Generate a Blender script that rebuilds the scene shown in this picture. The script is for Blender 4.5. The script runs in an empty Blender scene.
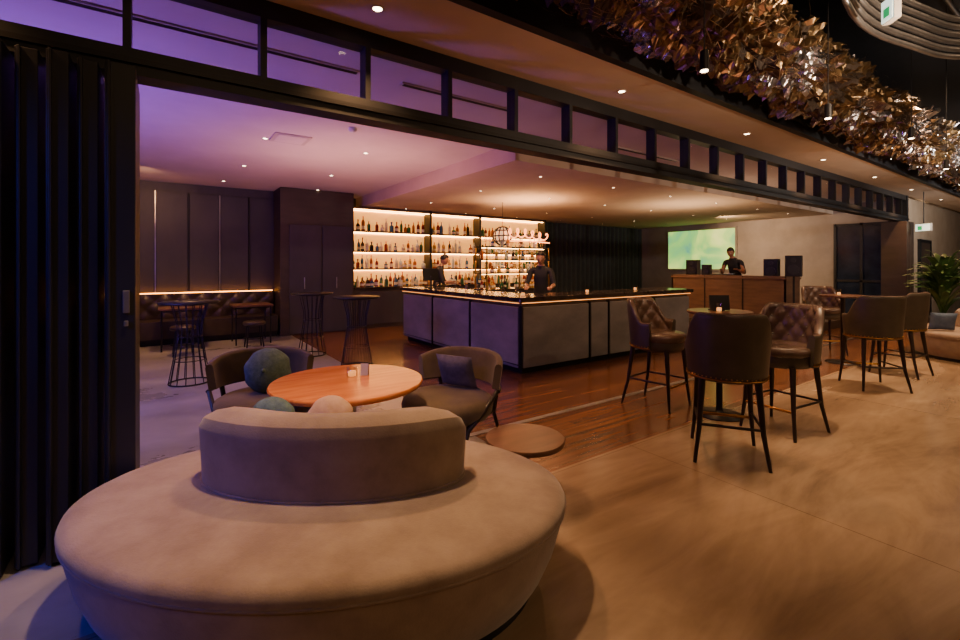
import bpy, math, random
from mathutils import Vector, Matrix, noise
random.seed(7)
PI=math.pi
def lin(h):
    h=h.lstrip('#'); o=[]
    for i in (0,2,4):
        c=int(h[i:i+2],16)/255
        o.append(c/12.92 if c<=.04045 else ((c+.055)/1.055)**2.4)
    return (*o,1)
def N(nt,t,**k):
    n=nt.nodes.new(t)
    for a,b in k.items(): setattr(n,a,b)
    return n
def mat(name,c1,c2=None,rough=.5,metal=0,scale=(4,4,4),bump=0,detail=5,emit=None,es=0,spec=.5,sheen=0,bscale=None,rvar=0,lo=.35,hi=.65):
    m=bpy.data.materials.new(name); m.use_nodes=True; nt=m.node_tree; b=nt.nodes['Principled BSDF']
    b.inputs['Roughness'].default_value=rough; b.inputs['Metallic'].default_value=metal
    b.inputs['Specular IOR Level'].default_value=spec
    if sheen: b.inputs['Sheen Weight'].default_value=sheen
    b.inputs['Base Color'].default_value=lin(c1)
    tc=N(nt,'ShaderNodeTexCoord'); mp=N(nt,'ShaderNodeMapping'); mp.inputs['Scale'].default_value=scale
    nz=N(nt,'ShaderNodeTexNoise'); nz.inputs['Scale'].default_value=1; nz.inputs['Detail'].default_value=detail; nz.inputs['Roughness'].default_value=.6
    nt.links.new(tc.outputs['Object'],mp.inputs[0]); nt.links.new(mp.outputs[0],nz.inputs['Vector'])
    r=N(nt,'ShaderNodeValToRGB'); r.color_ramp.elements[0].position=lo; r.color_ramp.elements[1].position=hi
    r.color_ramp.elements[0].color=lin(c1); r.color_ramp.elements[1].color=lin(c2 or c1)
    nt.links.new(nz.outputs['Fac'],r.inputs[0]); nt.links.new(r.outputs[0],b.inputs['Base Color'])
    if rvar:
        mr=N(nt,'ShaderNodeMapRange'); mr.inputs['To Min'].default_value=rough-rvar; mr.inputs['To Max'].default_value=rough+rvar
        nt.links.new(nz.outputs['Fac'],mr.inputs[0]); nt.links.new(mr.outputs[0],b.inputs['Roughness'])
    if bump:
        n2=N(nt,'ShaderNodeTexNoise'); n2.inputs['Scale'].default_value=bscale or 60; n2.inputs['Detail'].default_value=4
        nt.links.new(tc.outputs['Object'],n2.inputs['Vector'])
        bp=N(nt,'ShaderNodeBump'); bp.inputs['Strength'].default_value=bump; bp.inputs['Distance'].default_value=.01
        nt.links.new(n2.outputs['Fac'],bp.inputs['Height']); nt.links.new(bp.outputs[0],b.inputs['Normal'])
    if emit:
        b.inputs['Emission Color'].default_value=lin(emit); b.inputs['Emission Strength'].default_value=es
    return m
def planks(name,ca,cb,mort,w,h,rough):
    m=bpy.data.materials.new(name); m.use_nodes=True; nt=m.node_tree; b=nt.nodes['Principled BSDF']
    tc=N(nt,'ShaderNodeTexCoord'); br=N(nt,'ShaderNodeTexBrick')
    br.inputs['Scale'].default_value=1; br.inputs['Brick Width'].default_value=w; br.inputs['Row Height'].default_value=h
    br.inputs['Mortar Size'].default_value=.003; br.inputs['Color1'].default_value=lin(ca); br.inputs['Color2'].default_value=lin(cb); br.inputs['Mortar'].default_value=lin(mort)
    nt.links.new(tc.outputs['Object'],br.inputs['Vector'])
    mp=N(nt,'ShaderNodeMapping'); mp.inputs['Scale'].default_value=(1.5,22,1); nz=N(nt,'ShaderNodeTexNoise'); nz.inputs['Scale'].default_value=1; nz.inputs['Detail'].default_value=6
    nt.links.new(tc.outputs['Object'],mp.inputs[0]); nt.links.new(mp.outputs[0],nz.inputs['Vector'])
    mr=N(nt,'ShaderNodeMapRange'); mr.inputs['From Min'].default_value=.3; mr.inputs['From Max'].default_value=.7; mr.inputs['To Min'].default_value=.65; mr.inputs['To Max'].default_value=1.2
    nt.links.new(nz.outputs['Fac'],mr.inputs[0])
    mx=N(nt,'ShaderNodeMix',data_type='RGBA',blend_type='MULTIPLY'); mx.inputs[0].default_value=1
    nt.links.new(br.outputs['Color'],mx.inputs[6]); nt.links.new(mr.outputs[0],mx.inputs[7]); nt.links.new(mx.outputs[2],b.inputs['Base Color'])
    b.inputs['Roughness'].default_value=rough
    return m
def stainfloor(name):
    m=bpy.data.materials.new(name); m.use_nodes=True; nt=m.node_tree; b=nt.nodes['Principled BSDF']
    tc=N(nt,'ShaderNodeTexCoord')
    def nz(sc,rz,det,dist):
        mp=N(nt,'ShaderNodeMapping'); mp.inputs['Scale'].default_value=sc; mp.inputs['Rotation'].default_value=(0,0,rz)
        n=N(nt,'ShaderNodeTexNoise'); n.inputs['Scale'].default_value=1; n.inputs['Detail'].default_value=det; n.inputs['Roughness'].default_value=.62; n.inputs['Distortion'].default_value=dist
        nt.links.new(tc.outputs['Object'],mp.inputs[0]); nt.links.new(mp.outputs[0],n.inputs['Vector']); return n
    a=nz((.3,1.2,1),.25,14,.9); c=nz((1.1,4,1),.15,12,1.0)
    mx=N(nt,'ShaderNodeMix'); mx.inputs[0].default_value=.3
    nt.links.new(a.outputs['Fac'],mx.inputs[2]); nt.links.new(c.outputs['Fac'],mx.inputs[3])
    r=N(nt,'ShaderNodeValToRGB'); e=r.color_ramp.elements; e[0].position=.34; e[0].color=lin('#655242'); e[1].position=.68; e[1].color=lin('#ac977b')
    x=e.new(.46); x.color=lin('#826c55'); x=e.new(.56); x.color=lin('#947d64')
    nt.links.new(mx.outputs[0],r.inputs[0])
    br=N(nt,'ShaderNodeTexBrick'); br.offset=0; br.inputs['Scale'].default_value=1; br.inputs['Brick Width'].default_value=3.2; br.inputs['Row Height'].default_value=2.4; br.inputs['Mortar Size'].default_value=.004
    br.inputs['Color1'].default_value=(1,1,1,1);br.inputs['Color2'].default_value=(1,1,1,1);br.inputs['Mortar'].default_value=(.6,.55,.5,1)
    nt.links.new(tc.outputs['Object'],br.inputs['Vector'])
    mm=N(nt,'ShaderNodeMix',data_type='RGBA',blend_type='MULTIPLY'); mm.inputs[0].default_value=1
    nt.links.new(r.outputs[0],mm.inputs[6]); nt.links.new(br.outputs['Color'],mm.inputs[7])
    nt.links.new(mm.outputs[2],b.inputs['Base Color'])
    mr=N(nt,'ShaderNodeMapRange'); mr.inputs['To Min'].default_value=.1; mr.inputs['To Max'].default_value=.36
    nt.links.new(a.outputs['Fac'],mr.inputs[0]); nt.links.new(mr.outputs[0],b.inputs['Roughness'])
    return m
def glassmat(name,col,fac):
    m=bpy.data.materials.new(name); m.use_nodes=True; nt=m.node_tree
    for n in list(nt.nodes):
        if n.type!='OUTPUT_MATERIAL': nt.nodes.remove(n)
    o=[n for n in nt.nodes if n.type=='OUTPUT_MATERIAL'][0]
    t=N(nt,'ShaderNodeBsdfTransparent'); t.inputs[0].default_value=lin(col)
    g=N(nt,'ShaderNodeBsdfGlossy'); g.inputs['Roughness'].default_value=.03
    x=N(nt,'ShaderNodeMixShader'); x.inputs[0].default_value=fac
    nt.links.new(t.outputs[0],x.inputs[1]); nt.links.new(g.outputs[0],x.inputs[2]); nt.links.new(x.outputs[0],o.inputs[0])
    return m

# ---------------- mesh builder
class MB:
    def __init__(s): s.v=[];s.f=[];s.m=[];s.sm=[];s.mats=[]
    def mi(s,m):
        if m not in s.mats: s.mats.append(m)
        return s.mats.index(m)
    def add(s,vs,fs,m,smooth=True):
        o=len(s.v); s.v+=[tuple(v) for v in vs]; k=s.mi(m)
        for f in fs: s.f.append([i+o for i in f]); s.m.append(k); s.sm.append(smooth)
    def box(s,c,d,m,rz=0,rx=0,ry=0):
        M=Matrix.Rotation(rz,3,'Z')@Matrix.Rotation(rx,3,'X')@Matrix.Rotation(ry,3,'Y')
        vs=[Vector(c)+M@Vector((x*d[0]/2,y*d[1]/2,z*d[2]/2)) for z in(-1,1) for y in(-1,1) for x in(-1,1)]
        s.add(vs,[(0,2,3,1),(4,5,7,6),(0,1,5,4),(2,6,7,3),(0,4,6,2),(1,3,7,5)],m,False)
    def bx(s,x0,x1,y0,y1,z0,z1,m): s.box(((x0+x1)/2,(y0+y1)/2,(z0+z1)/2),(x1-x0,y1-y0,z1-z0),m)
    def cyl(s,p0,p1,r0,r1,m,n=12,smooth=True):
        p0=Vector(p0);p1=Vector(p1);a=(p1-p0).normalized()
        u=a.orthogonal().normalized(); w=a.cross(u)
        vs=[]
        for p,r in((p0,r0),(p1,r1)):
            for i in range(n):
                t=2*PI*i/n; vs.append(p+(u*math.cos(t)+w*math.sin(t))*r)
        s.add(vs,[(i,(i+1)%n,n+(i+1)%n,n+i) for i in range(n)],m,smooth)
        s.add(vs[:n],[tuple(range(n-1,-1,-1))],m,False); s.add(vs[n:],[tuple(range(n))],m,False)
    def lathe(s,c,prof,m,n=32,sx=1,sy=1,rz=0,smooth=True):
        vs=[]
        for r,z in prof:
            for i in range(n):
                t=2*PI*i/n; x=r*sx*math.cos(t); y=r*sy*math.sin(t)
                vs.append((c[0]+x*math.cos(rz)-y*math.sin(rz),c[1]+x*math.sin(rz)+y*math.cos(rz),c[2]+z))
        fs=[]
        for k in range(len(prof)-1):
            for i in range(n):
                j=(i+1)%n; fs.append((k*n+i,k*n+j,(k+1)*n+j,(k+1)*n+i))
        s.add(vs,fs,m,smooth)
        if prof[0][0]>.001: s.add(vs[:n],[tuple(range(n-1,-1,-1))],m,False)
        if prof[-1][0]>.001: s.add(vs[-n:],[tuple(range(n))],m,False)
    def tube(s,pts,r,m,n=6,closed=False):
        pts=[Vector(p) for p in pts]; L=len(pts); rings=[]; u=None
        for i,p in enumerate(pts):
            a=(pts[(i+1)%L]-pts[i-1]) if closed else (pts[min(i+1,L-1)]-pts[max(i-1,0)])
            a.normalize()
            if u is None: u=a.orthogonal().normalized()
            u=(u-a*u.dot(a)).normalized(); w=a.cross(u)
            rr=r[i] if isinstance(r,(list,tuple)) else r
            rings+= [p+(u*math.cos(2*PI*k/n)+w*math.sin(2*PI*k/n))*rr for k in range(n)]
        fs=[]
        for i in range(L if closed else L-1):
            for k in range(n):
                a=i*n;b=((i+1)%L)*n; fs.append((a+k,a+(k+1)%n,b+(k+1)%n,b+k))
        s.add(rings,fs,m,True)
        if not closed:
            s.add(rings[:n],[tuple(range(n-1,-1,-1))],m,False); s.add(rings[-n:],[tuple(range(n))],m,False)
    def spline(s,pts,r,m,n=10,sub=6):
        P=[Vector(p) for p in pts]; out=[]
        for i in range(len(P)-1):
            p0=P[max(i-1,0)];p1=P[i];p2=P[i+1];p3=P[min(i+2,len(P)-1)]
            for k in range(sub):
                t=k/sub; out.append(.5*((2*p1)+(p2-p0)*t+(2*p0-5*p1+4*p2-p3)*t*t+(3*p1-p0-3*p2+p3)*t**3))
        out.append(P[-1]); s.tube(out,r,m,n)
    def ring(s,c,R,r,m,n=32,sx=1,sy=1,rz=0):
        P=[]
        for i in range(n):
            t=2*PI*i/n;x=R*sx*math.cos(t);y=R*sy*math.sin(t)
            P.append((c[0]+x*math.cos(rz)-y*math.sin(rz),c[1]+x*math.sin(rz)+y*math.cos(rz),c[2]))
        s.tube(P,r,m,6,True)
    def ball(s,c,r,m,n=16,k=10,sz=(1,1,1),fn=None,M=None):
        vs=[];fs=[]
        for j in range(k+1):
            ph=PI*j/k
            for i in range(n):
                t=2*PI*i/n; v=Vector((math.sin(ph)*math.cos(t)*sz[0],math.sin(ph)*math.sin(t)*sz[1],-math.cos(ph)*sz[2]))*r
                if fn: v=fn(v)
                if M: v=M@v
                vs.append(Vector(c)+v)
        for j in range(k):
            for i in range(n): fs.append((j*n+i,j*n+(i+1)%n,(j+1)*n+(i+1)%n,(j+1)*n+i))
        s.add(vs,fs,m,True)
    def cushion(s,c,w,d,h,m,rz=0,rx=0,n=14,p=3.5,ry=0):
        M=Matrix.Rotation(rz,3,'Z')@Matrix.Rotation(rx,3,'X')@Matrix.Rotation(ry,3,'Y'); vs=[];fs=[]
        for sgn in(1,-1):
            o=len(vs)
            for i in range(n+1):
                for j in range(n+1):
                    a=-1+2*i/n;b=-1+2*j/n
                    t=max(0,(1-abs(a)**p)*(1-abs(b)**p))**.5
                    pin=1-.06*(1-max(abs(a),abs(b)))-.05*(1-abs(a*b))
                    vs.append(Vector(c)+M@Vector((a*w/2*pin,b*d/2*pin,sgn*t*h/2)))
            for i in range(n):
                for j in range(n):
                    q=(o+i*(n+1)+j,o+(i+1)*(n+1)+j,o+(i+1)*(n+1)+j+1,o+i*(n+1)+j+1)
                    fs.append(q if sgn>0 else q[::-1])
        s.add(vs,fs,m,True)
    def shell(s,R,th,z0,ztop,pm,mi,mo,tuft=0,flare=0,Nn=44,K=12,sy=1,cy=0,cap=None,tu=.13,tv=.11):
        loops=[]; ch=cap or th/2; CA=(30,60,90,120,150) if cap else (45,90,135)
        for i in range(Nn+1):
            ph=-pm+2*pm*i/Nn; zt=ztop(ph/pm); L=[]
            dx,dy=math.sin(ph),-math.cos(ph)*sy
            def P(rr,z): return (dx*rr,cy+dy*rr,z)
            for k in range(K+1):
                z=z0+(zt-z0)*k/K; L.append(P(R+flare*(z-z0),z))
            Rt=R+flare*(zt-z0)
            for a in CA: L.append(P(Rt-th/2+math.cos(math.radians(a))*th/2,zt+math.sin(math.radians(a))*ch))
            for k in range(K,-1,-1):
                z=z0+(zt-z0)*k/K; q=0
                if tuft:
                    u=ph*R/tu; w=(z-z0)/tv
                    q=tuft*(abs(math.sin((u+w)*PI/2)*math.sin((u-w)*PI/2))**.5)
                L.append(P(R+flare*(z-z0)-th-q,z))
            loops.append(L)
        n=len(loops[0]); vs=[p for L in loops for p in L]
        fo=[];fi=[]
        for i in range(Nn):
            for k in range(n):
                f=(i*n+k,(i+1)*n+k,(i+1)*n+(k+1)%n,i*n+(k+1)%n)
                (fo if k<K+1 or k==n-1 else fi).append(f)
        s.add(vs,fo,mo); s.add(vs,fi,mi)
        s.add(loops[0],[tuple(range(n))],mo,False); s.add(loops[-1],[tuple(range(n-1,-1,-1))],mo,False)
    def mesh(s,name):
        me=bpy.data.meshes.new(name); me.from_pydata(s.v,[],s.f)
        for m in s.mats: me.materials.append(m)
        me.polygons.foreach_set('material_index',s.m); me.polygons.foreach_set('use_smooth',s.sm); me.update()
        return me
    def obj(s,name,loc=(0,0,0),rz=0,bevel=0,me=None):
        o=bpy.data.objects.new(name,me or s.mesh(name)); bpy.context.scene.collection.objects.link(o)
        o.location=loc; o.rotation_euler=(0,0,rz)
        if bevel:
            b=o.modifiers.new('bevel','BEVEL'); b.width=bevel; b.segments=2; b.limit_method='ANGLE'; b.angle_limit=.9
        return o
def inst(o,name,loc,rz=0,sc=1):
    n=bpy.data.objects.new(name,o.data); bpy.context.scene.collection.objects.link(n); n.location=loc; n.rotation_euler=(0,0,rz); n.scale=(sc,)*3
    for md in o.modifiers:
        b=n.modifiers.new(md.name,md.type)
        if md.type=='BEVEL': b.width=md.width;b.segments=2;b.limit_method='ANGLE';b.angle_limit=.9
    return n
def face(fx,fy): return math.atan2(-fx,fy)

# ---------------- materials
blk=mat('black_steel','#121214','#1a1a1e',.45,.3)
frame=mat('dark_frame_paint','#111317','#171a20',.5)
ceilM=mat('gypsum_ceiling','#c4b8b0','#cfc3bb',.85,scale=(1,1,1))
softM=mat('beige_ceiling','#b3a08c','#beac98',.85,scale=(1,1,1))
wallgrey=mat('plaster_grey','#928a82','#a0978e',.9,scale=(2,2,2),bump=.1)
wallbeige=mat('plaster_beige','#9a8b78','#a69885',.9,scale=(2,2,2))
darkpanel=mat('dark_wall_panel','#36343a','#413e42',.65,scale=(2,2,1))
darkbrown=mat('dark_brown_panel','#342a25','#3e332c',.55,scale=(2,2,8))
hallfloor=stainfloor('stained_concrete')
conc=mat('grey_concrete','#716e6a','#a29e98',.3,scale=(.9,1.3,1),detail=12,rvar=.12,lo=.3,hi=.7)
woodfl=planks('plank_floor','#7a5034','#64412b','#24130c',1.6,.13,.2)
velvet=mat('taupe_velvet','#7e6a5b','#94806f',.85,scale=(5,5,5),bump=.15,bscale=120,sheen=.3,spec=.2)
olive=mat('brown_upholstery','#564a38','#665844',.8,scale=(6,6,6),bump=.1,sheen=.2,spec=.2)
leather=mat('brown_leather','#453630','#5a483e',.26,scale=(8,8,8),bump=.15,bscale=150)
leatherb=mat('dark_leather','#3c352d','#494137',.4,scale=(6,6,6),bump=.1,bscale=150)
legwood=mat('dark_leg_wood','#1a1210','#241814',.4,scale=(4,4,20))
orange=mat('varnished_wood','#b4672f','#d2823f',.16,scale=(2,14,2),detail=7)
brownwood=mat('brown_wood_top','#54392a','#6c4c3a',.3,scale=(2,12,2))
white=mat('white_enamel','#c9c4bb',rough=.35)
barPan=mat('suede_bar_panel','#66625e','#807b76',.7,scale=(1.5,1.5,3),detail=8,bump=.2,bscale=40,sheen=.3)
barTop=mat('stone_counter','#2a2421','#45392f',.15,scale=(4,4,4))
tealF=mat('teal_fabric','#435654','#566b66',.9,scale=(30,30,30),bump=.3,bscale=90)
greyF=mat('grey_fabric','#5a5560','#6b6670',.9,scale=(20,20,20),bump=.2)
tanF=mat('tan_fabric','#ab8a68','#b89878',.9,scale=(20,20,20),bump=.2)
blueF=mat('slate_fabric','#50617a','#5e7088',.9,scale=(20,20,20))
brass=mat('brass','#a87c3e',rough=.3,metal=1)
steel=mat('galvanised_steel','#8a8a8c','#a8a8aa',.35,.9,scale=(3,3,3))
def emis(n,c,s): return mat(n,c,emit=c,es=s)
ledW=emis('warm_led','#ff9a38',14)
ledB=emis('counter_edge_led','#ffa050',2.2)
ledShelf=emis('shelf_led','#ffb868',28)
shelfback=mat('glow_painted_shelf_back','#d0a05c','#dcb070',.6,scale=(1,1,1),emit='#ffb050',es=1.0)  # emission put into the back panel stands in for LED light falling on it
lampW=emis('downlight_lens','#ffe0b4',20)
dullM=mat('satin_white_trim','#b5aaa0',rough=.5)
glass=glassmat('transom_glass','#eeeef4',.02)
clear=glassmat('clear_glass','#f2efe8',.15)

# ---------------- room shell
fl=MB()
fl.add([(-7,-7,0),(28,-7,0),(28,2.43,0),(-7,2.43,0)],[(0,1,2,3)],hallfloor,False)
fl.add([(-7,2.43,0),(2.25,2.43,0),(2.25,11.4,0),(-7,11.4,0)],[(0,1,2,3)],conc,False)
fl.add([(2.25,2.43,0),(15.6,2.43,0),(15.6,11.4,0),(2.25,11.4,0)],[(0,1,2,3)],woodfl,False)
fl.add([(15.6,2.43,0),(28,2.43,0),(28,3.6,0),(15.6,3.6,0)],[(0,1,2,3)],hallfloor,False)
fl.bx(-7,28,-7,11.4,-.15,-.01,conc)
fl.obj('floor')
b=MB(); b.bx(-1,15.4,3.33,3.39,.0,.006,steel); b.obj('trim_floor_track')
b=MB(); b.bx(-7,15.6,3.42,11.4,3.2,3.3,ceilM); b.obj('ceiling_lounge')
b=MB(); b.bx(3.95,15.4,4.85,11.2,2.95,3.199,softM); b.obj('ceiling_bar_soffit')
b=MB(); b.bx(-7,28,2.6,3.3,3.27,3.36,softM); b.bx(-7,28,2.52,2.6,3.26,3.62,frame); b.obj('ceiling_corridor_soffit')
b=MB(); b.bx(-7,28,-7,3.6,5.0,5.1,blk); b.obj('ceiling_open_plenum')
b=MB(); b.bx(-7,15.4,3.3,3.42,3.36,5.0,blk); b.obj('wall_bulkhead')
b=MB(); b.bx(-7,15.6,11.2,11.4,0,3.2,darkpanel)
for i in range(14):
    x=-5.2+i*.56; b.bx(x+.02,x+.54,11.13,11.2,.02,3.0,darkpanel); b.bx(x-.009,x+.009,11.1,11.2,.0,3.0,steel if i%2 else frame)
b.obj('wall_back')
b=MB(); b.bx(-7.1,-7,-7,11.4,0,5,darkpanel); b.obj('wall_left')
b=MB(); b.bx(15.4,15.6,3.5,11.4,0,3.2,wallgrey); b.obj('wall_right')
b=MB(); b.bx(-7,28,-7.1,-7,0,5,wallbeige); b.obj('wall_front')
b=MB(); b.bx(15.6,28,3.42,3.6,0,5,wallbeige); b.obj('wall_corridor')
b=MB(); b.bx(28,28.1,-7,3.6,0,5,wallbeige); b.obj('wall_corridor_end')
b=MB(); b.bx(17.0,18.0,3.37,3.419,0,2.15,darkbrown); b.bx(16.92,17,3.35,3.419,0,2.23,frame); b.bx(18,18.08,3.35,3.419,0,2.23,frame); b.bx(16.92,18.08,3.35,3.419,2.15,2.23,frame)
b.bx(17.85,17.88,3.31,3.37,.9,1.2,steel); b.obj('door_1')
b=MB(); b.bx(2.02,3.62,10.4,11.09,0,3.19,darkbrown)
for x0 in (2.2,2.9): b.bx(x0,x0+.67,10.37,10.4,.03,2.4,darkpanel); b.bx(x0+.3,x0+.32,10.35,10.37,1,1.25,steel)
b.obj('service_closet',bevel=.004)
b=MB(); b.bx(-7,15.4,3.28,3.44,2.6,2.75,frame); b.bx(-7,15.4,3.3,3.42,3.15,3.27,frame)
b.bx(-7,15.4,3.26,3.28,2.66,2.69,blk)
b.bx(15.3,15.42,3.28,3.5,0,3.27,frame)
i=-9
while -.18+.72*i<15.3:
    x=-.18+.72*i; b.bx(x-.02,x+.02,3.3,3.42,2.75,3.15,frame); i+=1
b.add([(-7,3.36,2.75),(15.3,3.36,2.75),(15.3,3.36,3.15),(-7,3.36,3.15)],[(0,1,2,3)],glass,False)
b.obj('transom_window_frame')
panM=mat('partition_panel','#111216','#191a20',.45,scale=(2,2,1))
b=MB()
xs=[-.13,-.29,-.40,-.52,-.64,-.78,-.92,-1.06,-1.2]
for k,x in enumerate(xs):
    w=.13 if k==0 else .085
    yo=.0 if k%2 else .05
    b.bx(x-w,x,3.12-yo,3.62-yo,.02,2.58,panM)
    b.bx(x-w+.01,x-w+.025,3.10-yo,3.12-yo,.02,2.58,frame)
    b.cyl((x-w/2,3.3,2.58),(x-w/2,3.3,2.62),.015,.015,steel,8)
b.bx(-.185,-.155,3.055,3.072,1.25,1.37,steel); b.bx(-.18,-.16,3.05,3.06,1.18,1.21,steel)
b.obj('folding_partition',bevel=.004)
b=MB()
for k in range(5): b.bx(14.62+k*.13,14.71+k*.13,3.14,3.62,.02,2.58,darkbrown)
b.obj('folding_partition.001',bevel=.004)
b=MB(); nv=mat('night_glass','#1c2434','#283246',.15)
b.bx(15.33,15.39,3.65,4.75,0.05,2.6,nv)
for y in (3.62,4.2,4.78): b.bx(15.3,15.39,y-.03,y+.03,0,2.66,frame)
for z in (.05,1.1,2.62): b.bx(15.3,15.39,3.62,4.78,z-.03,z+.03,frame)
b.obj('window_1')

# ---------------- ceiling fittings
b=MB()
def dl(x,y,z,r=.032,on=True):
    b.lathe((x,y,z),[(r*1.5,0),(r*1.5,-.006),(r*1.1,-.008),(r,-.004)],dullM,16); b.lathe((x,y,z-.001),[(r,-.004),(0,-.0045)],lampW if on else blk,12)
for x in (-1.0,1.2,3.8,6.4,9,11.6,14.2,17,20): dl(x,2.97,3.27)
for x in (-3,-1,.8,2.6):
    for y in (4.6,6.6,8.6,10.4): dl(x+.3*math.sin(y*3+x),y,3.2,.028,(x+y)%1<.95)
for x in (5,6.8,8.6,10.4,12.4,14.2):
    for y in (5.5,7.2,9.2,10.5): dl(x,y,2.95,.022)
b.obj('recessed_downlight_array')
b=MB()
for (x,y,w,l) in ((-1.2,3.85,.07,2.6),(1.8,3.85,.07,1.3),(5.2,4.2,.07,1.6)):
    b.bx(x,x+l,y,y+w,3.185,3.2,dullM); b.bx(x+.02,x+l-.02,y+.015,y+.03,3.18,3.186,blk); b.bx(x+.02,x+l-.02,y+.04,y+.055,3.18,3.186,blk)
b.obj('linear_air_diffuser')
b=MB(); b.bx(1.15,1.6,6.2,6.65,3.185,3.2,dullM); b.bx(1.2,1.55,6.25,6.6,3.18,3.186,ceilM); b.obj('ceiling_access_panel')
b=MB(); b.lathe((.35,4.95,3.2),[(.12,0),(.12,-.02),(.09,-.035),(0,-.04)],dullM,24); b.obj('ceiling_speaker')
b=MB(); b.lathe((1.9,5.5,3.2),[(.05,0),(.05,-.03),(.035,-.05),(0,-.055)],white,20); b.obj('smoke_detector')

# ---------------- bar counter
b=MB()
def slabL(m,o,z0,z1,inn):
    b.bx(4-o,4.62-inn,4.8-o,8.5+o,z0,z1,m); b.bx(4.62-inn,8.1+o,4.8-o,5.42-inn,z0,z1,m)
slabL(blk,-.06,0,.1,.05); slabL(darkbrown,-.02,.1,1.0,.02); slabL(barTop,.06,1.01,1.07,0)
for y0,y1 in ((4.8,6.03),(6.03,7.26),(7.26,8.5)):
    b.bx(3.975,4.02,y0+.03,y1-.03,.1,.93,barPan); b.bx(3.97,4.02,y0-.012,y0+.012,.06,.96,blk)
for x0,x1,m in ((4.0,5.36,barPan),(5.36,5.8,barPan),(5.8,7.0,barPan),(7.0,8.1,barPan)):
    b.bx(x0+.03,x1-.03,4.775,4.82,.1,.93,m); b.bx(x0-.012,x0+.012,4.77,4.82,.06,.96,blk)
b.bx(3.965,3.975,4.8,8.5,.985,.995,ledB); b.bx(4,8.1,4.762,4.775,.985,.995,ledB)
b.bx(3.95,3.97,4.75,8.5,.14,.15,blk)
b.obj('bar_counter',bevel=.004)

# ---------------- back bar shelf
b=MB(); SX=[3.66,5.8,7.4,9.9]
b.bx(3.66,9.9,11.0,11.09,1.0,2.92,shelfback)
b.bx(3.66,9.9,10.5,11.09,0,.95,darkbrown); b.bx(3.66,9.9,10.45,11.09,.95,1.0,barTop)
for x in SX: b.bx(x-.03,x+.03,10.66,11.0,1,2.95,frame)
for z in (1.42,1.85,2.34,2.9):
    b.bx(3.66,9.9,10.66,11.0,z-.02,z+.02,brownwood)
    b.bx(3.7,9.85,10.70,10.72,z-.03,z-.02,ledShelf)
    b.bx(3.7,9.85,10.97,10.99,z-.03,z-.02,ledShelf)
for j in range(3):
    b.bx(3.8+j*2.05,5.7+j*2.05,10.48,10.5,.1,.88,darkpanel)
b.obj('back_bar_shelf',bevel=.003)
bm=[mat('bottle_amber','#8a4510','#a85c1c',.12,scale=(3,3,3)),mat('bottle_green','#2c5a34',rough=.12),mat('bottle_dark','#24180f',rough=.12),mat('bottle_clear','#d8cbb0',rough=.1),mat('bottle_red','#7c2418',rough=.15),mat('bottle_gold','#c99a44',rough=.2),mat('bottle_frosted','#b8c4c4',rough=.3),mat('bottle_blue','#33557a',rough=.2)]
labM=mat('bottle_label','#e8dcc0',rough=.7)
b=MB()
def bottle(x,y,z,h,r,m):
    k=random.random()
    if k<.5: pr=[(r,0),(r,h*.6),(r*.75,h*.7),(r*.32,h*.78),(r*.3,h),(0,h)]
    elif k<.8: pr=[(r*1.15,0),(r*1.25,h*.3),(r*1.1,h*.5),(r*.35,h*.62),(r*.3,h*.8),(r*.42,h*.82),(r*.42,h*.92),(0,h*.92)]
    else: pr=[(r*1.3,0),(r*1.3,h*.42),(r*.4,h*.5),(r*.4,h*.6),(r*.6,h*.62),(r*.6,h*.72),(0,h*.72)]
    b.lathe((x,y,z),pr,m,8)
    if random.random()<.6: b.lathe((x,y,z),[(r*1.33 if k>.8 else r*1.27 if k>.5 else r*1.04,h*.12),(r*1.33 if k>.8 else r*1.27 if k>.5 else r*1.04,h*.34)],labM,8)
for z in (1.0,1.44,1.87,2.36):
    for si in range(3):
        x=SX[si]+.09
        while x<SX[si+1]-.08:
            h=random.uniform(.24,.37); r=random.uniform(.035,.05)
            if random.random()<.9: bottle(x,10.84,z,h,r,random.choice(bm))
            if z<1.2 and random.random()<.8: bottle(x+.03,10.58,z,h*.9,r,random.choice(bm))
            x+=random.uniform(.095,.15)
b.obj('liquor_bottle_collection')

b=MB()
b.bx(5.2,6.9,7.25,7.75,0,1.0,darkbrown); b.bx(5.17,6.93,7.22,7.78,1.0,1.04,barTop)
for x in (5.22,6.05,6.88):
    for y in (7.3,7.7): b.bx(x-.012,x+.012,y-.012,y+.012,1.04,1.9,brass)
for z in (1.35,1.62,1.88): b.bx(5.2,6.9,7.28,7.72,z-.012,z+.012,blk); b.bx(5.22,6.88,7.46,7.48,z-.022,z-.012,ledShelf)
for z in (1.04,1.362,1.632,1.892):
    for i in range(17):
        x=5.28+i*.098
        if z<1.1 or random.random()<.5: bottle(x,7.5+random.uniform(-.1,.1),z,random.uniform(.18,.24),.033,random.choice(bm))
        else: b.lathe((x,7.42,z),[(.03,0),(.006,.01),(.006,.08),(.035,.12),(.033,.19)],clear,8)
b.obj('bar_glass_rack')
b=MB(); nm=emis('neon_tube','#ff8a48',7)
P=[]
for i in range(90):
    t=i/89; P.append((5.75+1.1*t+.07*math.cos(t*34),7.3,2.16+.1*math.sin(t*34)*(1-.3*t)+.03*math.sin(t*5)))
b.tube(P,.011,nm,5); b.tube([(5.8,7.3,2.01),(6.3,7.3,2.03),(6.9,7.3,2.0)],.011,nm,5)
b.tube([(5.85,7.33,1.9),(5.85,7.33,2.2)],.008,blk); b.tube([(6.8,7.33,1.9),(6.8,7.33,2.2)],.008,blk)
b.obj('neon_sign')
b=MB(); gm=emis('globe_glow','#ffc08a',1.2)
b.ball((0,0,0),.2,gm,24,14)
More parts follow.
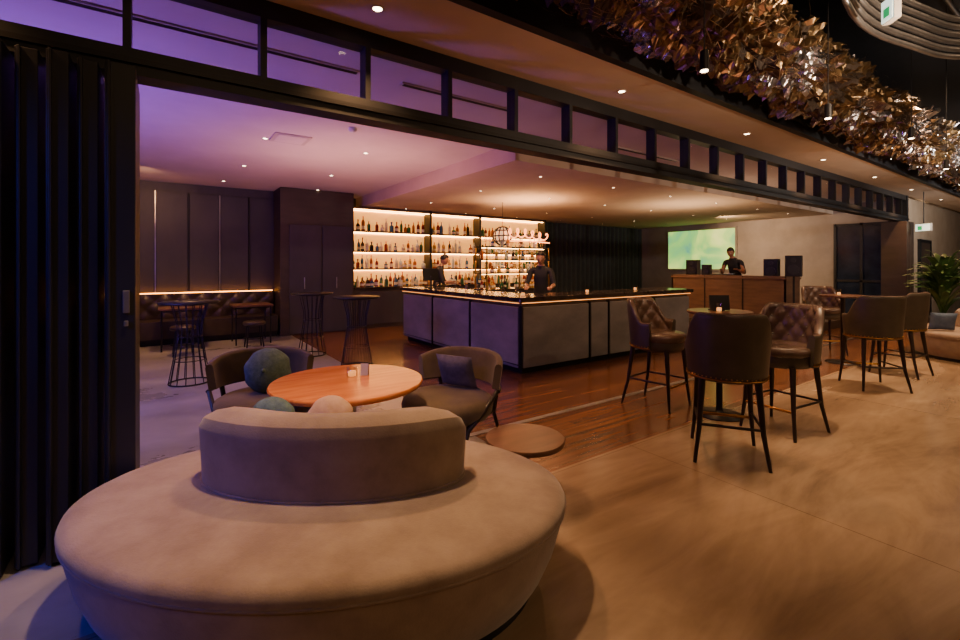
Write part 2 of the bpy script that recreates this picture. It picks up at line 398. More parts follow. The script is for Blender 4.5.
for k in range(6):
    a=k*PI/6; b.tube([(.21*math.cos(t)*math.cos(a),.21*math.cos(t)*math.sin(a),.21*math.sin(t)) for t in [2*PI*i/24 for i in range(24)]],.015,blk,5,True)
for z in (-.12,0,.12): b.ring((0,0,z),math.sqrt(.21**2-z*z),.015,blk,24)
b.cyl((0,0,.2),(0,0,.77),.006,.006,blk,6); b.obj('globe_pendant_lamp',(6.3,8.2,2.18))
b=MB()
for i in range(9):
    y=5.3+i*.35; b.lathe((4.35,y,1.07),[(.03,0),(.03,.12),(.028,.12)],clear,10)
b.obj('tumbler_row')
b=MB(); cand=emis('candle_glow','#ffb060',1.5)
for (x,y) in ((4.25,5.05),(5.6,5.05),(6.9,5.1)): b.lathe((x,y,1.07),[(.035,0),(.04,.08)],clear,12); b.lathe((x,y,1.075),[(.025,0),(.025,.04),(0,.04)],cand,10)
b.obj('candle_holder')
b=MB(); b.cyl((4.3,7.9,1.07),(4.3,7.9,1.3),.02,.02,blk); b.box((4.3,7.92,1.33),(.34,.02,.24),blk,rx=-.2); b.box((4.3,7.9,1.08),(.2,.16,.015),blk); b.obj('pos_monitor')

# ---------------- round sofa
RZ=math.radians(-34.7)
def roundsofa(a,bb,ha,hb,yo):
    s=MB(); sy=bb/a
    s.lathe((0,0,0),[(a*.86,.0),(a*.86,.05)],blk,96,1,sy)
    s.lathe((0,0,0),[(a*.88,.05),(a*.91,.1),(a*.95,.2),(a*.975,.3),(a*.985,.37)],velvet,96,1,sy)
    s.lathe((0,0,0),[(a*.985,.37),(a*.997,.38),(a,.395),(a*.99,.42),(a*.96,.437),(a*.9,.445),(a*.6,.45),(a*.3,.452),(0,.452)],velvet,96,1,sy)
    s.ring((0,0,.373),a*.99,.008,velvet,96,1,sy)
    s.shell(ha*.97,ha*.5,.44,lambda u:.74-.11*abs(u)**5,1.75,velvet,velvet,0,.06,80,10,hb/ha,yo,.09)
    P=[]
    for i in range(60):
        t=-1.75+3.5*i/59; P.append((ha*.975*math.sin(t),yo-ha*.975*hb/ha*math.cos(t),.456))
    s.tube(P,.007,velvet)
    return s
s=roundsofa(1.145,.735,.67,.32,.10); s.obj('round_island_sofa',(.655,2.235,0),RZ)
def tz(name,M_,loc,rz,rx=0,w=.3,h=.3,t=.14):
    q=MB(); q.cushion((0,0,0),w,h,t,M_,0,PI/2-rx); q.obj(name,loc,rz)
def roundpillow(name,m,loc,R,t,tilt,rz):
    q=MB(); M_=Matrix.Rotation(tilt,3,'X')
    prof=lambda v: Vector((v.x*(1-.04*math.sin(8*math.atan2(v.z,v.x))),v.y*t/R,v.z))
    q.ball((0,0,0),R,m,28,18,fn=prof,M=M_); q.ball(M_@Vector((0,-t,0)),.018,m,8,6); q.obj(name,loc,rz)
roundpillow('round_cushion',tealF,(.51,2.87,.595),.14,.075,-.2,RZ)
roundpillow('round_cushion.001',tanF,(.80,2.70,.595),.14,.075,-.2,RZ)
b=MB(); b.lathe((0,0,0),[(.27,0),(.27,.02),(.1,.035),(.06,.08),(.055,.55),(.12,.61)],white,40)
b.lathe((0,0,0),[(.5,.61),(.535,.625),(.545,.64),(.545,.652),(.538,.66)],orange,72); b.obj('round_lounge_table',(1.109,3.306,0))
b=MB(); b.lathe((0,0,0),[(.035,0),(.04,.005),(.04,.075),(.037,.075),(.036,.01)],clear,20); b.lathe((0,0,0),[(.03,.006),(.03,.04),(0,.04)],cand,12); b.obj('tealight_holder',(1.17,3.4,.66))
b=MB(); card=mat('menu_card','#a89e92',rough=.6)
b.box((0,0,.045),(.06,.004,.09),card,rx=-.2); b.box((0,.02,.045),(.06,.004,.09),card,rx=.2); b.obj('menu_card',(1.26,3.38,.66),RZ)
b=MB(); b.lathe((0,0,0),[(.16,0),(.16,.015),(.03,.03),(.025,.34),(.08,.37)],blk,32); b.lathe((0,0,0),[(.24,.365),(.252,.37),(.255,.392),(.25,.40)],brownwood,56); b.obj('side_table',(1.905,2.243,0))
def arm():
    s=MB()
    s.lathe((0,.02,0),[(.30,.27),(.34,.29),(.365,.33),(.37,.38),(.36,.42),(.32,.445),(.2,.455),(0,.457)],olive,48,1.02,1)
    s.shell(.42,.06,.50,lambda u:.735-.06*abs(u)**3,1.25,olive,olive,0,.14,40,8)
    s.tube([(.42*math.sin(-1.3+2.6*i/30),-.42*math.cos(-1.3+2.6*i/30),.49) for i in range(31)],.016,legwood)
    for sx in (-1,1):
        s.tube([(sx*.3,.3,0),(sx*.31,.2,.25),(sx*.36,.06,.36),(sx*.395,-.1,.49)],[.012,.018,.02,.018],legwood,8)
        s.tube([(sx*.28,-.4,0),(sx*.26,-.3,.25),(sx*.3,-.30,.49)],[.012,.018,.02],legwood,8)
        s.cyl((sx*.30,.22,.27),(sx*.26,-.3,.27),.014,.014,legwood,8)
    s.cyl((-.31,.2,.27),(.31,.2,.27),.014,.014,legwood,8)
    return s
a=arm().obj('lounge_armchair',(1.93,3.24,0),face(-.906,-.43))
inst(a,'lounge_armchair.001',(.68,4.12,0),face(-.05,-1))
tz('square_cushion',greyF,(2.06,3.33,.60),face(-.906,-.43)+.0,.35,.36,.30,.12)
roundpillow('round_cushion.002',tealF,(.70,4.10,.635),.185,.10,-.2,face(0,1)-.5)

# ---------------- bar chair
def barchair():
    s=MB()
    s.lathe((0,.01,0),[(.225,.60),(.25,.62),(.255,.66),(.25,.70)],leatherb,40)
    s.lathe((0,.02,0),[(.25,.70),(.265,.715),(.268,.75),(.255,.78),(.2,.795),(0,.80)],leather,40)
    def zt(u):
        a=abs(u); return 1.12 if a<.45 else 1.12-.24*(1-math.cos(PI*min(1,(a-.45)/.4)))/2
    s.shell(.285,.05,.62,zt,1.75,leather,leatherb,.022,.08,84,20,tu=.075,tv=.085)
    s.tube([( (.29)*math.sin(-1.75+3.5*i/36),-(.29)*math.cos(-1.75+3.5*i/36),.635) for i in range(37)],.006,brass,5)
    for i in range(29):
        t=-1.7+3.4*i/28; s.ball(((.291)*math.sin(t),-(.291)*math.cos(t),.65),.006,brass,5,4)
    for r_ in range(4):
        for c_ in range(-4,5):
            z=.85+r_*.085
            u=(c_+.5*(r_%2))*2*.075/2
            ph=u/.285*1.0
            if abs(ph)<.8: s.ball(((.285+.08*(z-.62)-.058)*math.sin(ph),-(.285+.08*(z-.62)-.058)*math.cos(ph),z),.009,leatherb,6,5)
    for sx in (-1,1):
        s.tube([(sx*.235,.24,0),(sx*.21,.215,.25),(sx*.19,.19,.62)],[.013,.018,.026],legwood,8)
        s.tube([(sx*.25,-.29,0),(sx*.215,-.235,.25),(sx*.19,-.19,.62)],[.013,.018,.026],legwood,8)
        s.cyl((sx*.212,.215,.28),(sx*.216,-.235,.28),.011,.011,legwood,8)
    s.cyl((-.212,.215,.24),(.212,.215,.24),.012,.012,brass,8); s.cyl((-.216,-.235,.28),(.216,-.235,.28),.011,.011,legwood,8)
    return s
c=barchair().obj('bar_chair',(3.71,1.88,0),face(.86,.58))
inst(c,'bar_chair.001',(4.66,1.86,0),face(-.95,.1))
inst(c,'bar_chair.002',(4.41,2.965,0),face(.12,-1))
inst(c,'bar_chair.003',(7.25,1.886,0),face(.733,.708))
inst(c,'bar_chair.004',(8.42,1.90,0),face(.1,1))
inst(c,'bar_chair.005',(9.35,3.08,0),face(-.6,-.6))
def hightable():
    s=MB(); s.lathe((0,0,0),[(.22,0),(.22,.012),(.04,.03),(.03,.06),(.03,1.0),(.1,1.02)],blk,32)
    s.lathe((0,0,0),[(.29,1.02),(.3,1.03),(.3,1.045),(.295,1.05)],brownwood,48); return s
t=hightable().obj('high_round_table',(4.6,2.40,0)); inst(t,'high_round_table.001',(8.65,2.6,0))
b=MB(); b.box((4.6,2.4,1.13),(.20,.014,.15),blk,rz=RZ,rx=-.15); b.box((4.6,2.43,1.055),(.12,.1,.01),blk,rz=RZ); b.obj('table_menu_stand')
for k,(x,y) in enumerate(((4.5,2.3),(8.65,2.6))):
    b=MB(); b.lathe((0,0,0),[(.03,0),(.034,.09)],clear,12); b.lathe((0,0,0),[(.022,.004),(.022,.04),(0,.04)],cand,10); b.obj('tealight_holder.%03d'%(k+1),(x,y+.05,1.05))
def wiretable():
    s=MB(); s.lathe((0,0,0),[(.33,1.02),(.34,1.03),(.34,1.045),(0,1.05)],blk,40)
    n=14
    s.ring((0,0,.012),.23,.01,blk,32); s.ring((0,0,1.01),.2,.008,blk,32); s.ring((0,0,.6),.135,.006,blk,32); s.ring((0,0,.3),.18,.006,blk,32)
    for i in range(n):
        a0=2*PI*i/n
        s.tube([(.23*math.cos(a0),.23*math.sin(a0),.01),(.18*math.cos(a0),.18*math.sin(a0),.3),(.135*math.cos(a0),.135*math.sin(a0),.6),(.14*math.cos(a0),.14*math.sin(a0),.75),(.2*math.cos(a0),.2*math.sin(a0),1.01)],.006,blk,5)
    return s
w=wiretable().obj('wire_high_table',(.263,6.93,0)); inst(w,'wire_high_table.001',(2.047,7.945,0)); inst(w,'wire_high_table.002',(2.357,6.637,0))
# ---------------- banquette
b=MB(); dleath=mat('dark_tufted_leather','#32281f','#3e3228',.4,scale=(5,5,5))
b.bx(-5,1.98,10.5,11.09,0,.12,blk); b.bx(-5,1.98,10.42,11.09,.12,.45,dleath)
vs=[];fs=[];nx=280;nz=14
for i in range(nx+1):
    for k in range(nz+1):
        x=-5+6.98*i/nx;z=.45+.5*k/nz
        u=x/.16;w_=z/.16
        vs.append((x,10.98-.05*abs(math.sin((u+w_)*PI/2)*math.sin((u-w_)*PI/2))**.5-.02*math.sin(PI*k/nz),z))
for i in range(nx):
    for k in range(nz): fs.append((i*(nz+1)+k,(i+1)*(nz+1)+k,(i+1)*(nz+1)+k+1,i*(nz+1)+k+1))
b.add(vs,fs,dleath); b.bx(-5,1.98,10.98,11.09,.45,.95,dleath); b.bx(-5,1.98,11.03,11.06,.95,.965,ledW)
b.obj('banquette_bench',bevel=.0)
def lowtable():
    s=MB(); s.box((0,0,.735),(.7,.7,.03),brownwood)
    for sx in (-1,1):
        for sy in (-1,1): s.cyl((sx*.3,sy*.3,0),(sx*.3,sy*.3,.72),.014,.014,blk,8)
        s.cyl((sx*.3,-.3,.7),(sx*.3,.3,.7),.012,.012,blk,8); s.cyl((-.3,sx*.3,.7),(.3,sx*.3,.7),.012,.012,blk,8)
    return s
t=lowtable().obj('square_cafe_table',(-.9,9.95,0))
for k,x in enumerate((.25,1.4)): inst(t,'square_cafe_table.%03d'%(k+1),(x,9.95,0))
def stool():
    s=MB(); s.lathe((0,0,0),[(.17,.42),(.19,.43),(.19,.47),(.17,.49),(0,.495)],dleath,24)
    for i in range(4):
        a=PI/4+i*PI/2; s.tube([(.2*math.cos(a),.2*math.sin(a),0),(.14*math.cos(a),.14*math.sin(a),.43)],.012,blk,6)
    s.ring((0,0,.18),.175,.008,blk,24); return s
t=stool().obj('low_stool',(-.9,9.2,0))
for k,(x,y) in enumerate(((.25,9.2),(1.35,9.25),(-2,9.3))): inst(t,'low_stool.%03d'%(k+1),(x,y,0))

# ---------------- stage, dj booth, screen
b=MB(); b.bx(10.9,15.25,4.1,8.2,0,.2,darkbrown); b.obj('stage_platform',bevel=.01)
wb=mat('booth_wood','#5c4436','#6e5342',.5,scale=(2,2,14))
b=MB(); b.bx(11,11.05,4.3,7,.2,1.28,wb); b.bx(11,11.7,4.3,4.35,.2,1.28,wb); b.bx(11,11.7,6.95,7,.2,1.28,wb); b.bx(10.98,11.72,4.28,7.02,1.2,1.24,wb)
for y in (5.2,6.1): b.bx(10.985,11,y-.01,y+.01,.22,1.27,blk)
b.obj('dj_booth',bevel=.005)
b=MB(); b.bx(11.25,11.6,5.55,6.15,1.24,1.3,blk)
for y in (5.68,6.02): b.cyl((11.42,y,1.3),(11.42,y,1.315),.09,.09,steel,24)
b.obj('dj_mixer')
def speaker(z):
    s=MB(); s.box((0,0,z+.2),(.28,.28,.42),blk); s.cyl((-.14,0,z+.13),(-.155,0,z+.13),.1,.1,frame,20); s.cyl((-.14,0,z+.32),(-.155,0,z+.32),.05,.05,frame,16)
    return s
sp=speaker(0).obj('dj_monitor_speaker',(11.35,6.6,1.25),.2,.01); inst(sp,'dj_monitor_speaker.001',(11.4,4.75,1.25),.2); inst(sp,'dj_monitor_speaker.002',(11.4,6.27,1.25),.2,.7)
def standsp():
    s=speaker(1.3); s.cyl((0,0,.1),(0,0,1.31),.02,.02,blk)
    for i in range(3): s.cyl((0,0,.45),(.38*math.cos(i*2.1),.38*math.sin(i*2.1),0),.012,.012,blk,6)
    return s
ss_=standsp().obj('stand_speaker',(10.45,3.95,0),.3,.008)
scr=bpy.data.materials.new('projected_image'); scr.use_nodes=True; nt=scr.node_tree; pb=nt.nodes['Principled BSDF']
tc=N(nt,'ShaderNodeTexCoord'); nz=N(nt,'ShaderNodeTexNoise'); nz.inputs['Scale'].default_value=1.0; nz.inputs['Detail'].default_value=3; nz.inputs['Distortion'].default_value=.8
rp=N(nt,'ShaderNodeValToRGB'); e=rp.color_ramp.elements; e[0].position=.32;e[0].color=lin('#3f8a7a');e[1].position=.7;e[1].color=lin('#f4ec80')
x=e.new(.46);x.color=lin('#7cbc5a'); x=e.new(.58); x.color=lin('#c4e060')
nt.links.new(tc.outputs['Object'],nz.inputs['Vector']);nt.links.new(nz.outputs['Fac'],rp.inputs[0]);nt.links.new(rp.outputs[0],pb.inputs['Emission Color']);pb.inputs['Emission Strength'].default_value=1.8; pb.inputs['Base Color'].default_value=lin('#888888')
b=MB(); b.add([(15.36,9.9,1.4),(15.36,7.5,1.4),(15.36,7.5,2.75),(15.36,9.9,2.75)],[(0,1,2,3)],scr,False)
for (y0,y1,z0,z1) in ((7.44,7.5,1.34,2.81),(9.9,9.96,1.34,2.81),(7.5,9.9,1.34,1.4),(7.5,9.9,2.75,2.81)): b.bx(15.35,15.395,y0,y1,z0,z1,wallgrey)
b.obj('projection_screen')
b=MB(); vs=[];fs=[];n=260
for i in range(n+1):
    x=10.05+5.3*i/n; y=11.02+.05*math.sin(x*28)
    vs+=[(x,y,.02),(x,y,2.94)]
for i in range(n): fs.append((2*i,2*i+2,2*i+3,2*i+1))
cur=mat('black_curtain','#2a302e','#343a38',.85); b.add(vs,fs,cur); b.obj('stage_curtain')
s=roundsofa(1.0,.8,.6,.28,.05); s.obj('round_island_sofa.001',(10.95,1.55,0),math.radians(20))
tz('square_cushion.001',blueF,(10.4,1.8,.6),.6+PI/2,.3,.34,.3,.13)
tz('square_cushion.002',tanF,(10.3,1.35,.6),.4+PI/2,.3,.34,.3,.13)
leafM=mat('leaf_green','#34502a','#4f7236',.5,scale=(6,6,6)); potM=mat('dark_clay_pot','#2d2926','#3a3430',.7)
def plant(name,loc,H,n,spread):
    s=MB(); s.lathe((0,0,0),[(.17,0),(.23,.35),(.24,.42),(.21,.42),(.2,.36),(0,.36)],potM,28)
    for i in range(n):
        a=random.uniform(0,2*PI); L=H*random.uniform(.45,1); sp=spread*random.uniform(.4,1)
        hz=.36+random.uniform(0,.5)*H*.5; P=[]
        for k in range(8):
            t=k/7; P.append(Vector((math.cos(a)*sp*t**1.4,math.sin(a)*sp*t**1.4,hz+L*(t-.45*t*t*(1+.6*sp)))))
        side=Vector((-math.sin(a),math.cos(a),0)); vs=[];fs=[]
        for k,p in enumerate(P):
            wd=.055*math.sin(PI*min(1,.12+k/7*.88))+.004
            vs+=[p-side*wd,p+Vector((0,0,.012)),p+side*wd]
        for k in range(7): fs+= [(3*k,3*k+1,3*k+4,3*k+3),(3*k+1,3*k+2,3*k+5,3*k+4)]
        s.add(vs,fs,leafM)
        s.tube([(0,0,.36),P[0],P[2]],.006,leafM,4)
    s.obj(name,loc)
plant('potted_plant',(13.6,2.35,0),2.2,140,.65); plant('potted_plant.001',(12.7,1.35,0),1.4,80,.6)
# ---------------- hall ceiling
b=MB(); strawA=mat('straw_fibre','#4e3a28','#7a6044',.6,scale=(3,3,3)); foil=mat('crumpled_bronze_foil','#3c2f22','#86704f',.32,.85,scale=(5,5,5),bump=.4,bscale=25); silv=mat('crumpled_silver_foil','#76747a','#b8b8bc',.25,.95,scale=(5,5,5),bump=.4,bscale=25); strawC=mat('dark_twigs','#221810','#33261a',.8)
nx=1500;ny=38;vs=[];fA=[];fB=[];fC=[]
GY,GZ=2.07,3.60
for i in range(nx+1):
    for k in range(ny+1):
        x=.8+22*i/nx; a=PI*1.35*(k/ny)-.35
        q=Vector((x*1.6,a*1.2,3)); q2=Vector((x*6,a*2.6,9)); q3=Vector((x*15,a*6,5)); q4=Vector((x*34,a*12,1))
        rad=.27+.13*noise.noise(q)+.17*abs(noise.noise(q2))+.11*abs(noise.noise(q3))+.05*abs(noise.noise(q4))
        vs.append((x+.03*noise.noise(q3*1.3),min(2.5,GY-math.cos(a)*rad*1.1),GZ-math.sin(a)*rad*.95))
for i in range(nx):
    x=.8+22*i/nx
    for k in range(ny):
        w_=noise.noise(Vector((x*1.1,k*.2,7)))+.45*noise.noise(Vector((x*6,k*.7,2)))
        th=.24 if x<7 else .05 if x<11 else -.12
        (fB if w_>th else fC if w_<-.35 else fA).append((i*(ny+1)+k,(i+1)*(ny+1)+k,(i+1)*(ny+1)+k+1,i*(ny+1)+k+1))
b.add(vs,fA,foil,False); b.add(vs,fB,silv,False); b.add(vs,fC,strawC,False)
for i in range(3800):
    x=random.uniform(.8,22) if i%3 else random.uniform(2,10); a=random.uniform(-.1,PI); rad=.37+random.uniform(-.04,.07)
    p=Vector((x,GY-math.cos(a)*rad*1.1,GZ-math.sin(a)*rad*.95))
    nrm=Vector((0,-math.cos(a),-math.sin(a)))
    d=Vector((random.gauss(0,1.6),random.gauss(0,.5),random.gauss(0,.5))); d-=nrm*d.dot(nrm)*.95; d.normalize()
    L=random.uniform(.08,.26); sd=d.cross(nrm)
    if sd.length<.01: continue
    sd=sd.normalized()*random.uniform(.001,.003); mid=p+d*L*.5+nrm*random.uniform(0,.02)
    e_=p+d*L
    if max(e_.y,p.y,mid.y)>2.5: continue
    b.add([p-sd,p+sd,mid+sd,mid-sd,e_],[(0,1,2,3),(3,2,4)],random.choice((strawA,strawC,foil,silv) if x>8 else (strawA,strawA,strawC,foil)),False)
fl_=emis('fairy_light','#fff0e0',10)
for i in range(40):
    x=random.uniform(8,22); a=random.uniform(.3,2.2); b.ball((x,GY-math.cos(a)*.44,GZ-math.sin(a)*.4),.006,fl_,5,4)
b.obj('crumpled_foil_duct')
b=MB()
for k in range(6):
    z=.065*k; o=.015*k
    b.spline([(3.7,1.3-o,4.98),(4.1,1.36-o,4.3+z*.5),(4.75,1.36-o,3.62+z),(5.7,1.17-o,3.52+z),(6.5,.95-o,3.56+z),(7.6,.3-o,3.7+z),(9,-1.5,4.1+z)],.025,steel,10)
b.tube([(-2,.6,4.7),(6,.6,4.7),(14,.9,4.7),(24,.9,4.7)],.16,steel,18)
b.tube([(2,-.8,4.7),(24,-.8,4.7)],.22,frame,18)
b.tube([(0,1.3,4.7),(24,1.3,4.7)],.03,steel,8)
for i in range(18): b.tube([(2+i*1.2,1.3,4.7),(2+i*1.2,1.3,5.0)],.008,blk,5)
for i in range(9): b.spline([(9.5+i*.9,1.4,4.9),(9.6+i*.9,1.1,4.3),(9.9+i*.9,.4,4.2),(10.2+i*.9,-.8,4.6),(10.2+i*.9,-2,4.9)],.03,steel,6,5)
b.obj('exposed_conduit')
for k,(x,y,z) in enumerate(((2.7,1.5,2.69),(4.65,1.5,2.76),(6.78,1.42,2.91),(8.4,1.42,2.77))):
    b=MB(); b.cyl((0,0,4.98-z),(0,0,.12),.004,.004,blk,6); b.cyl((0,0,.12),(0,0,0),.024,.03,blk,16); b.cyl((0,0,-.001),(0,0,-.004),.022,.022,lampW,12)
    b.obj('pendant_spotlight'+('' if k==0 else '.%03d'%k),(x,y,z))
ex=emis('exit_sign_face','#dff0df',1.6); exg=emis('exit_sign_green','#1f9c58',1.2)
b=MB(); b.box((0,0,0),(.05,.13,.18),white); b.box((-.03,0,0),(.01,.115,.165),ex); b.box((-.037,.0,-.02),(.004,.06,.07),exg); b.cyl((0,0,.09),(0,0,1.48),.008,.008,blk,6); b.obj('exit_sign',(4.66,1.09,3.5),-.75)
b=MB(); b.box((0,0,0),(.05,.34,.18),white); b.box((-.03,0,0),(.01,.32,.16),ex); b.box((-.037,.06,-.01),(.004,.1,.1),exg); b.cyl((0,0,.09),(0,0,.86),.01,.01,blk,6); b.obj('exit_sign.001',(14.9,2.9,2.42),-.5)

# ---------------- people
skinM=mat('skin','#9a6c50','#aa7a5c',.55,scale=(9,9,9)); hairM=mat('black_hair','#0d0a09','#16110e',.6,scale=(30,30,5)); shirtM=mat('black_shirt','#17171b','#222227',.85); trouM=mat('dark_trousers','#15151a','#1c1c22',.85); shoeM=mat('black_shoes','#0a0a0a',rough=.35); eyeM=mat('eye_white','#c8c0b8',rough=.3); lipM=mat('lips','#7a4034',rough=.5)
def skinmesh(name,verts,edges,rad,root=0,sub=2):
    me=bpy.data.meshes.new(name); me.from_pydata(verts,edges,[]); o=bpy.data.objects.new(name,me); bpy.context.scene.collection.objects.link(o)
    md=o.modifiers.new('s','SKIN'); md.use_smooth_shade=True
    for i,sv in enumerate(me.skin_vertices[0].data):
        r=rad[i]; sv.radius=r if isinstance(r,tuple) else (r,r); sv.use_root=(i==root)
    ss=o.modifiers.new('u','SUBSURF'); ss.levels=sub; ss.render_levels=sub
    dg=bpy.context.evaluated_depsgraph_get(); dg.update()
    nm=bpy.data.meshes.new_from_object(o.evaluated_get(dg)); bpy.data.objects.remove(o)
    return nm
def person(name,loc,rz,lean=0.1,handL=(-.25,.42,1.12),handR=(.25,.42,1.12),headturn=0,headtilt=.3):
    root=bpy.data.objects.new(name,None); bpy.context.scene.collection.objects.link(root)
    def L(z,y0=0): return y0+lean*max(0,z-.95)
    V=[(0,0,.95),(0,L(1.12),1.12),(0,L(1.3),1.28),(0,L(1.42),1.42),(0,L(1.5)+.01,1.5),(0,L(1.56)+.02,1.57)]
    R=[(.15,.11),(.135,.1),(.16,.11),(.13,.09),(.06,.06),(.055,.055)]
    E=[(0,1),(1,2),(2,3),(3,4),(4,5)]
    for sx,h in ((-1,handL),(1,handR)):
        i=len(V); sh=Vector((sx*.18,L(1.42),1.41)); hand=Vector(h); mid=(sh+hand)/2
        d=(hand-sh).length; up=.28;fo=.26; a=min(d,.53)
        off=math.sqrt(max(0,((up+fo)/2)**2-(a/2)**2)); el=mid+Vector((sx*.35,-.45,-.82)).normalized()*off
        V+=[tuple(sh),tuple(sh.lerp(el,.5)),tuple(el),tuple(el.lerp(hand,.5)),tuple(hand)]
        R+=[.066,.054,.044,.038,.027]; E+=[(3,i),(i,i+1),(i+1,i+2),(i+2,i+3),(i+3,i+4)]
        dr=(hand-el).normalized(); side=Vector((sx,0,0)); side=(side-dr*side.dot(dr)).normalized(); dn=dr.cross(side).normalized()
        if dn.z>0: dn=-dn
        hv=[tuple(hand-dr*.01),tuple(hand+dr*.05),tuple(hand+dr*.085)]; hr=[(.026,.02),(.038,.018),(.036,.014)]; he=[(0,1),(1,2)]
        hm=skinmesh('h',hv,he,hr,0,1); ho=bpy.data.objects.new(('left' if sx<0 else 'right')+'_palm',hm); bpy.context.scene.collection.objects.link(ho); ho.parent=root
        hm.materials.clear(); hm.materials.append(skinM)
        for k,(o_,ln) in enumerate(((-.027,.07),(-.009,.08),(.009,.075),(.027,.06))):
            p=hand+dr*.08+side*o_; q=[tuple(p-dr*.02),tuple(p+dr*ln*.4+dn*.004),tuple(p+dr*ln*.75+dn*.018),tuple(p+dr*ln*.92+dn*.038)]
            fm=skinmesh('f',q,[(0,1),(1,2),(2,3)],[.0095,.009,.008,.007],0,1); fm.materials.clear(); fm.materials.append(skinM)
            fo_=bpy.data.objects.new('finger_%d'%k,fm); bpy.context.scene.collection.objects.link(fo_); fo_.parent=root
        p=hand+dr*.025-side*.03; q=[tuple(p+side*.01),tuple(p-side*.018+dr*.025),tuple(p-side*.024+dr*.055+dn*.012)]
        fm=skinmesh('f',q,[(0,1),(1,2)],[.012,.010,.008],0,1); fm.materials.clear(); fm.materials.append(skinM)
        fo_=bpy.data.objects.new('thumb',fm); bpy.context.scene.collection.objects.link(fo_); fo_.parent=root
    for sx in (-1,1):
        i=len(V); V+=[(sx*.1,0,.86),(sx*.105,.02,.66),(sx*.11,.03,.48),(sx*.115,0,.28),(sx*.12,-.02,.09),(sx*.125,.05,.045),(sx*.13,.15,.035)]
        R+=[.095,.085,.062,.056,.042,.045,(.042,.03)]; E+=[(0,i)]+[(i+k,i+k+1) for k in range(6)]
    bm_=skinmesh('body',V,E,R,0,2); bm_.materials.clear()
    for m in (shirtM,trouM,skinM,shoeM): bm_.materials.append(m)
    hl,hr_=Vector(handL),Vector(handR)
    for p in bm_.polygons:
        c_=p.center; k=0
        if c_.z<.1: k=3
        elif c_.z<.98 and abs(c_.y)<.25 and abs(c_.x)<.26: k=1
        elif c_.z>1.5 and abs(c_.x)<.1: k=2
        elif (c_-hl).length<.2 or (c_-hr_).length<.2: k=2
        p.material_index=k; p.use_smooth=True
    bo=bpy.data.objects.new('body',bm_); bpy.context.scene.collection.objects.link(bo); bo.parent=root
    h=MB(); C=Vector((0,L(1.64)+.045,1.64)); HM=Matrix.Rotation(headturn,3,'Z')@Matrix.Rotation(-headtilt,3,'X')
    def hf(v):
        z=v.z/.118
        w=1-.28*max(0,-z)**1.5; v=Vector((v.x*w,v.y*(1-.12*max(0,-z)),v.z))
        if v.y>.03: v.y-=.012*max(0,z)
        if v.y>.04 and z<-.5: v.y+=.012
        return v
    h.ball(C,.118,skinM,28,20,sz=(.66,.82,1),fn=hf,M=HM)
    pt=lambda x,y,z: C+HM@Vector((x,y,z))
    h.tube([pt(0,.088,.012),pt(0,.104,-.012),pt(0,.114,-.028),pt(0,.092,-.038)],[.007,.009,.013,.008],skinM,8)
    for sx in (-1,1):
        h.ball(pt(sx*.03,.083,.008),.0115,eyeM,10,8); h.ball(pt(sx*.03,.093,.008),.006,hairM,8,6)
        h.tube([pt(sx*.014,.098,.028),pt(sx*.032,.095,.034),pt(sx*.05,.08,.027)],[.003,.004,.002],hairM,6)
        h.ball(pt(sx*.079,-.005,-.005),.026,skinM,10,8,sz=(.3,.6,1.1),M=HM)
    h.tube([pt(-.024,.083,-.06),pt(-.008,.095,-.056),pt(.008,.095,-.056),pt(.024,.083,-.06)],.005,lipM,6)
    h.tube([pt(-.018,.084,-.065),pt(0,.094,-.067),pt(.018,.084,-.065)],.005,lipM,6)
    def hair(v):
        v=Vector(v)
        if v.y>.03 and v.z<.06: v.y=.03-(.06-v.z)*.2
        if v.z<-.03 : v=Vector((v.x*.8,min(v.y,-.02)*.85,-.03+(v.z+.03)*.45))
        return v
    h.ball(pt(0,-.008,.018),.123,hairM,26,18,sz=(.70,.84,.98),fn=hair,M=HM)
    ho=h.obj('head'); ho.parent=root
    root.location=loc; root.rotation_euler=(0,0,rz)
person('bartender',(5.05,9.1,0),face(.9,-.5),.25,(-.2,.46,1.1),(.2,.4,1.15),0,.35)
person('bartender.001',(5.75,6.3,0),face(-.75,-.65),.12,(-.22,.42,1.13),(.22,.42,1.13),0,.25)
person('dj_performer',(12.05,5.84,.2),face(-1,-.1),.5,(-.2,.44,1.2),(.2,.44,1.2),0,.5)

# ---------------- lights
def light(kind,name,loc,col,e,tgt=None,size=.1,ang=60,blend=.6,sy=None):
    l=bpy.data.lights.new(name,kind); l.color=lin(col)[:3]; l.energy=e
    if kind=='SPOT': l.spot_size=math.radians(ang); l.spot_blend=blend; l.shadow_soft_size=size
    elif kind=='AREA':
        l.size=size
        if sy: l.shape='RECTANGLE'; l.size_y=sy
    else: l.shadow_soft_size=size
    o=bpy.data.objects.new(name,l); bpy.context.scene.collection.objects.link(o); o.location=loc
    if tgt: o.rotation_euler=(Vector(tgt)-Vector(loc)).to_track_quat('-Z','Y').to_euler()
    return o
W1='#ffd0a0';W2='#ffbc80'
light('SPOT','hall_spot_a',(.5,2.2,4.15),W1,500,(.7,2.15,0),.07,66,1)
light('SPOT','hall_spot_b',(3.75,1.6,4.6),W1,950,(4.1,1.6,0),.04,52,1)
light('SPOT','hall_spot_c',(5.4,.7,4.6),W1,900,(5.6,.7,0),.08,62,1)
light('SPOT','hall_spot_d',(8,1.2,4.6),W1,1250,(8,1.3,0),.06,70,1)
light('SPOT','hall_spot_e',(11.5,1.2,4.6),W1,1200,(11.5,1,0),.08,90,.9)
light('SPOT','corridor_spot',(18,1.5,4.2),'#ffdcb4',1400,(18,2.8,0),.1,130,.9)
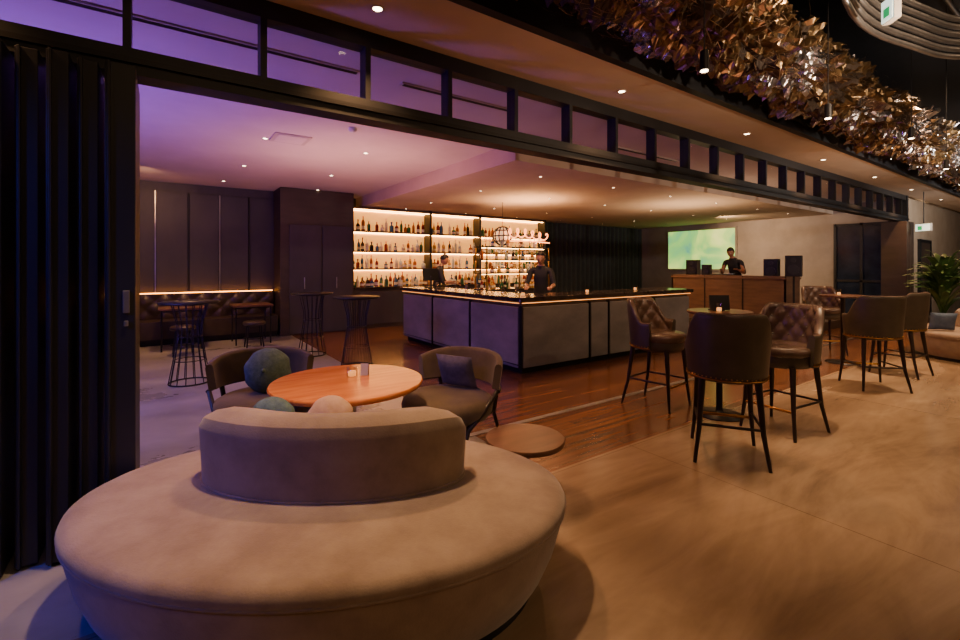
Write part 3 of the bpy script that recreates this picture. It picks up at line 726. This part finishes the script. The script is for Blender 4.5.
light('AREA','hall_ceiling_panel',(1,-3,4.9),W1,75,(1,-3,0),1.6)  # soft fill added out of view to lift the hall, not a fixture
light('AREA','hall_fill_area_b',(8,-3,4.9),W1,140,(8,-3,0),1.6)  # second added fill, further along the hall, also out of view
light('SPOT','garland_spot_a',(4.5,.3,2.9),'#ffdcb8',230,(5.5,2.3,3.7),.05,150,1)
light('SPOT','garland_spot_b',(10,.3,2.9),'#ffeedd',330,(10.5,2.3,3.7),.05,150,1)
light('SPOT','garland_spot_c',(15,.3,2.9),'#fff0e4',450,(16,2.3,3.7),.05,150,1)
for k,x in enumerate((-1.0,1.2,3.8,6.4,9,11.6,14.2)): light('SPOT','strip_downlight_%d'%k,(x,2.97,3.24),W2,200 if x>0 else 60,(x,2.97,0),.04,100,1)
for k,(x,y,e) in enumerate(((.5,5.2,140),(.3,9.0,230),(-2.5,7,110))): light('SPOT','lounge_downlight_%d'%k,(x,y,3.15),W2,e,(x,y,0),.05,130,1)
for k,(x,y) in enumerate(((5,5.5),(5.2,8.3),(7.5,6.5),(10,7),(8,10),(13,6.5))): light('SPOT','bar_downlight_%d'%k,(x,y,2.92),W2,170,(x,y,0),.05,140,.9)
light('SPOT','soffit_uplight_a',(6.5,7.6,1.95),W2,330,(6.5,7.6,3),.1,170,1)
light('SPOT','soffit_uplight_b',(10,6.0,1.6),W1,220,(10,6.0,3),.1,165,1)
light('SPOT','wall_washer',(13.2,7.0,2.8),W1,300,(15.4,6.0,1.6),.1,140,1)
light('SPOT','wall_washer_back',(-.3,9.6,3.1),W2,80,(-.3,11.2,1.6),.1,150,1)
light('SPOT','purple_uplight',(-1.8,5.2,1.0),'#9a58ff',460,(0,6.0,3.2),.3,160,1)
light('SPOT','pink_uplight',(2.2,6.6,1.2),'#ffa898',300,(2.7,7.2,3.2),.3,160,1)
light('SPOT','blue_wash',(-3.2,5.2,2.9),'#5068ff',480,(-.5,5.8,0),.2,84,1)
light('SPOT','blue_wash_hall',(-2.6,1.2,3.2),'#2040ff',380,(-.8,3.0,.8),.15,60,1)
light('SPOT','strip_wash',(2.6,1.0,1.9),'#ffb090',60,(4.5,3,3.3),.3,140,1)
light('SPOT','strip_wash_b',(8.5,1.0,2.0),'#ffc090',90,(10,3,3.3),.3,140,1)
w=bpy.data.worlds.new('world'); bpy.context.scene.world=w; w.use_nodes=True
w.node_tree.nodes['Background'].inputs[0].default_value=(.05,.05,.08,1); w.node_tree.nodes['Background'].inputs[1].default_value=.3
cam=bpy.data.cameras.new('camera'); co=bpy.data.objects.new('camera',cam); bpy.context.scene.collection.objects.link(co)
co.location=(0,0,1.5); co.rotation_euler=(PI/2,0,RZ); cam.lens=17.06; cam.sensor_width=36; cam.shift_y=-54/960; cam.clip_start=.05
bpy.context.scene.camera=co
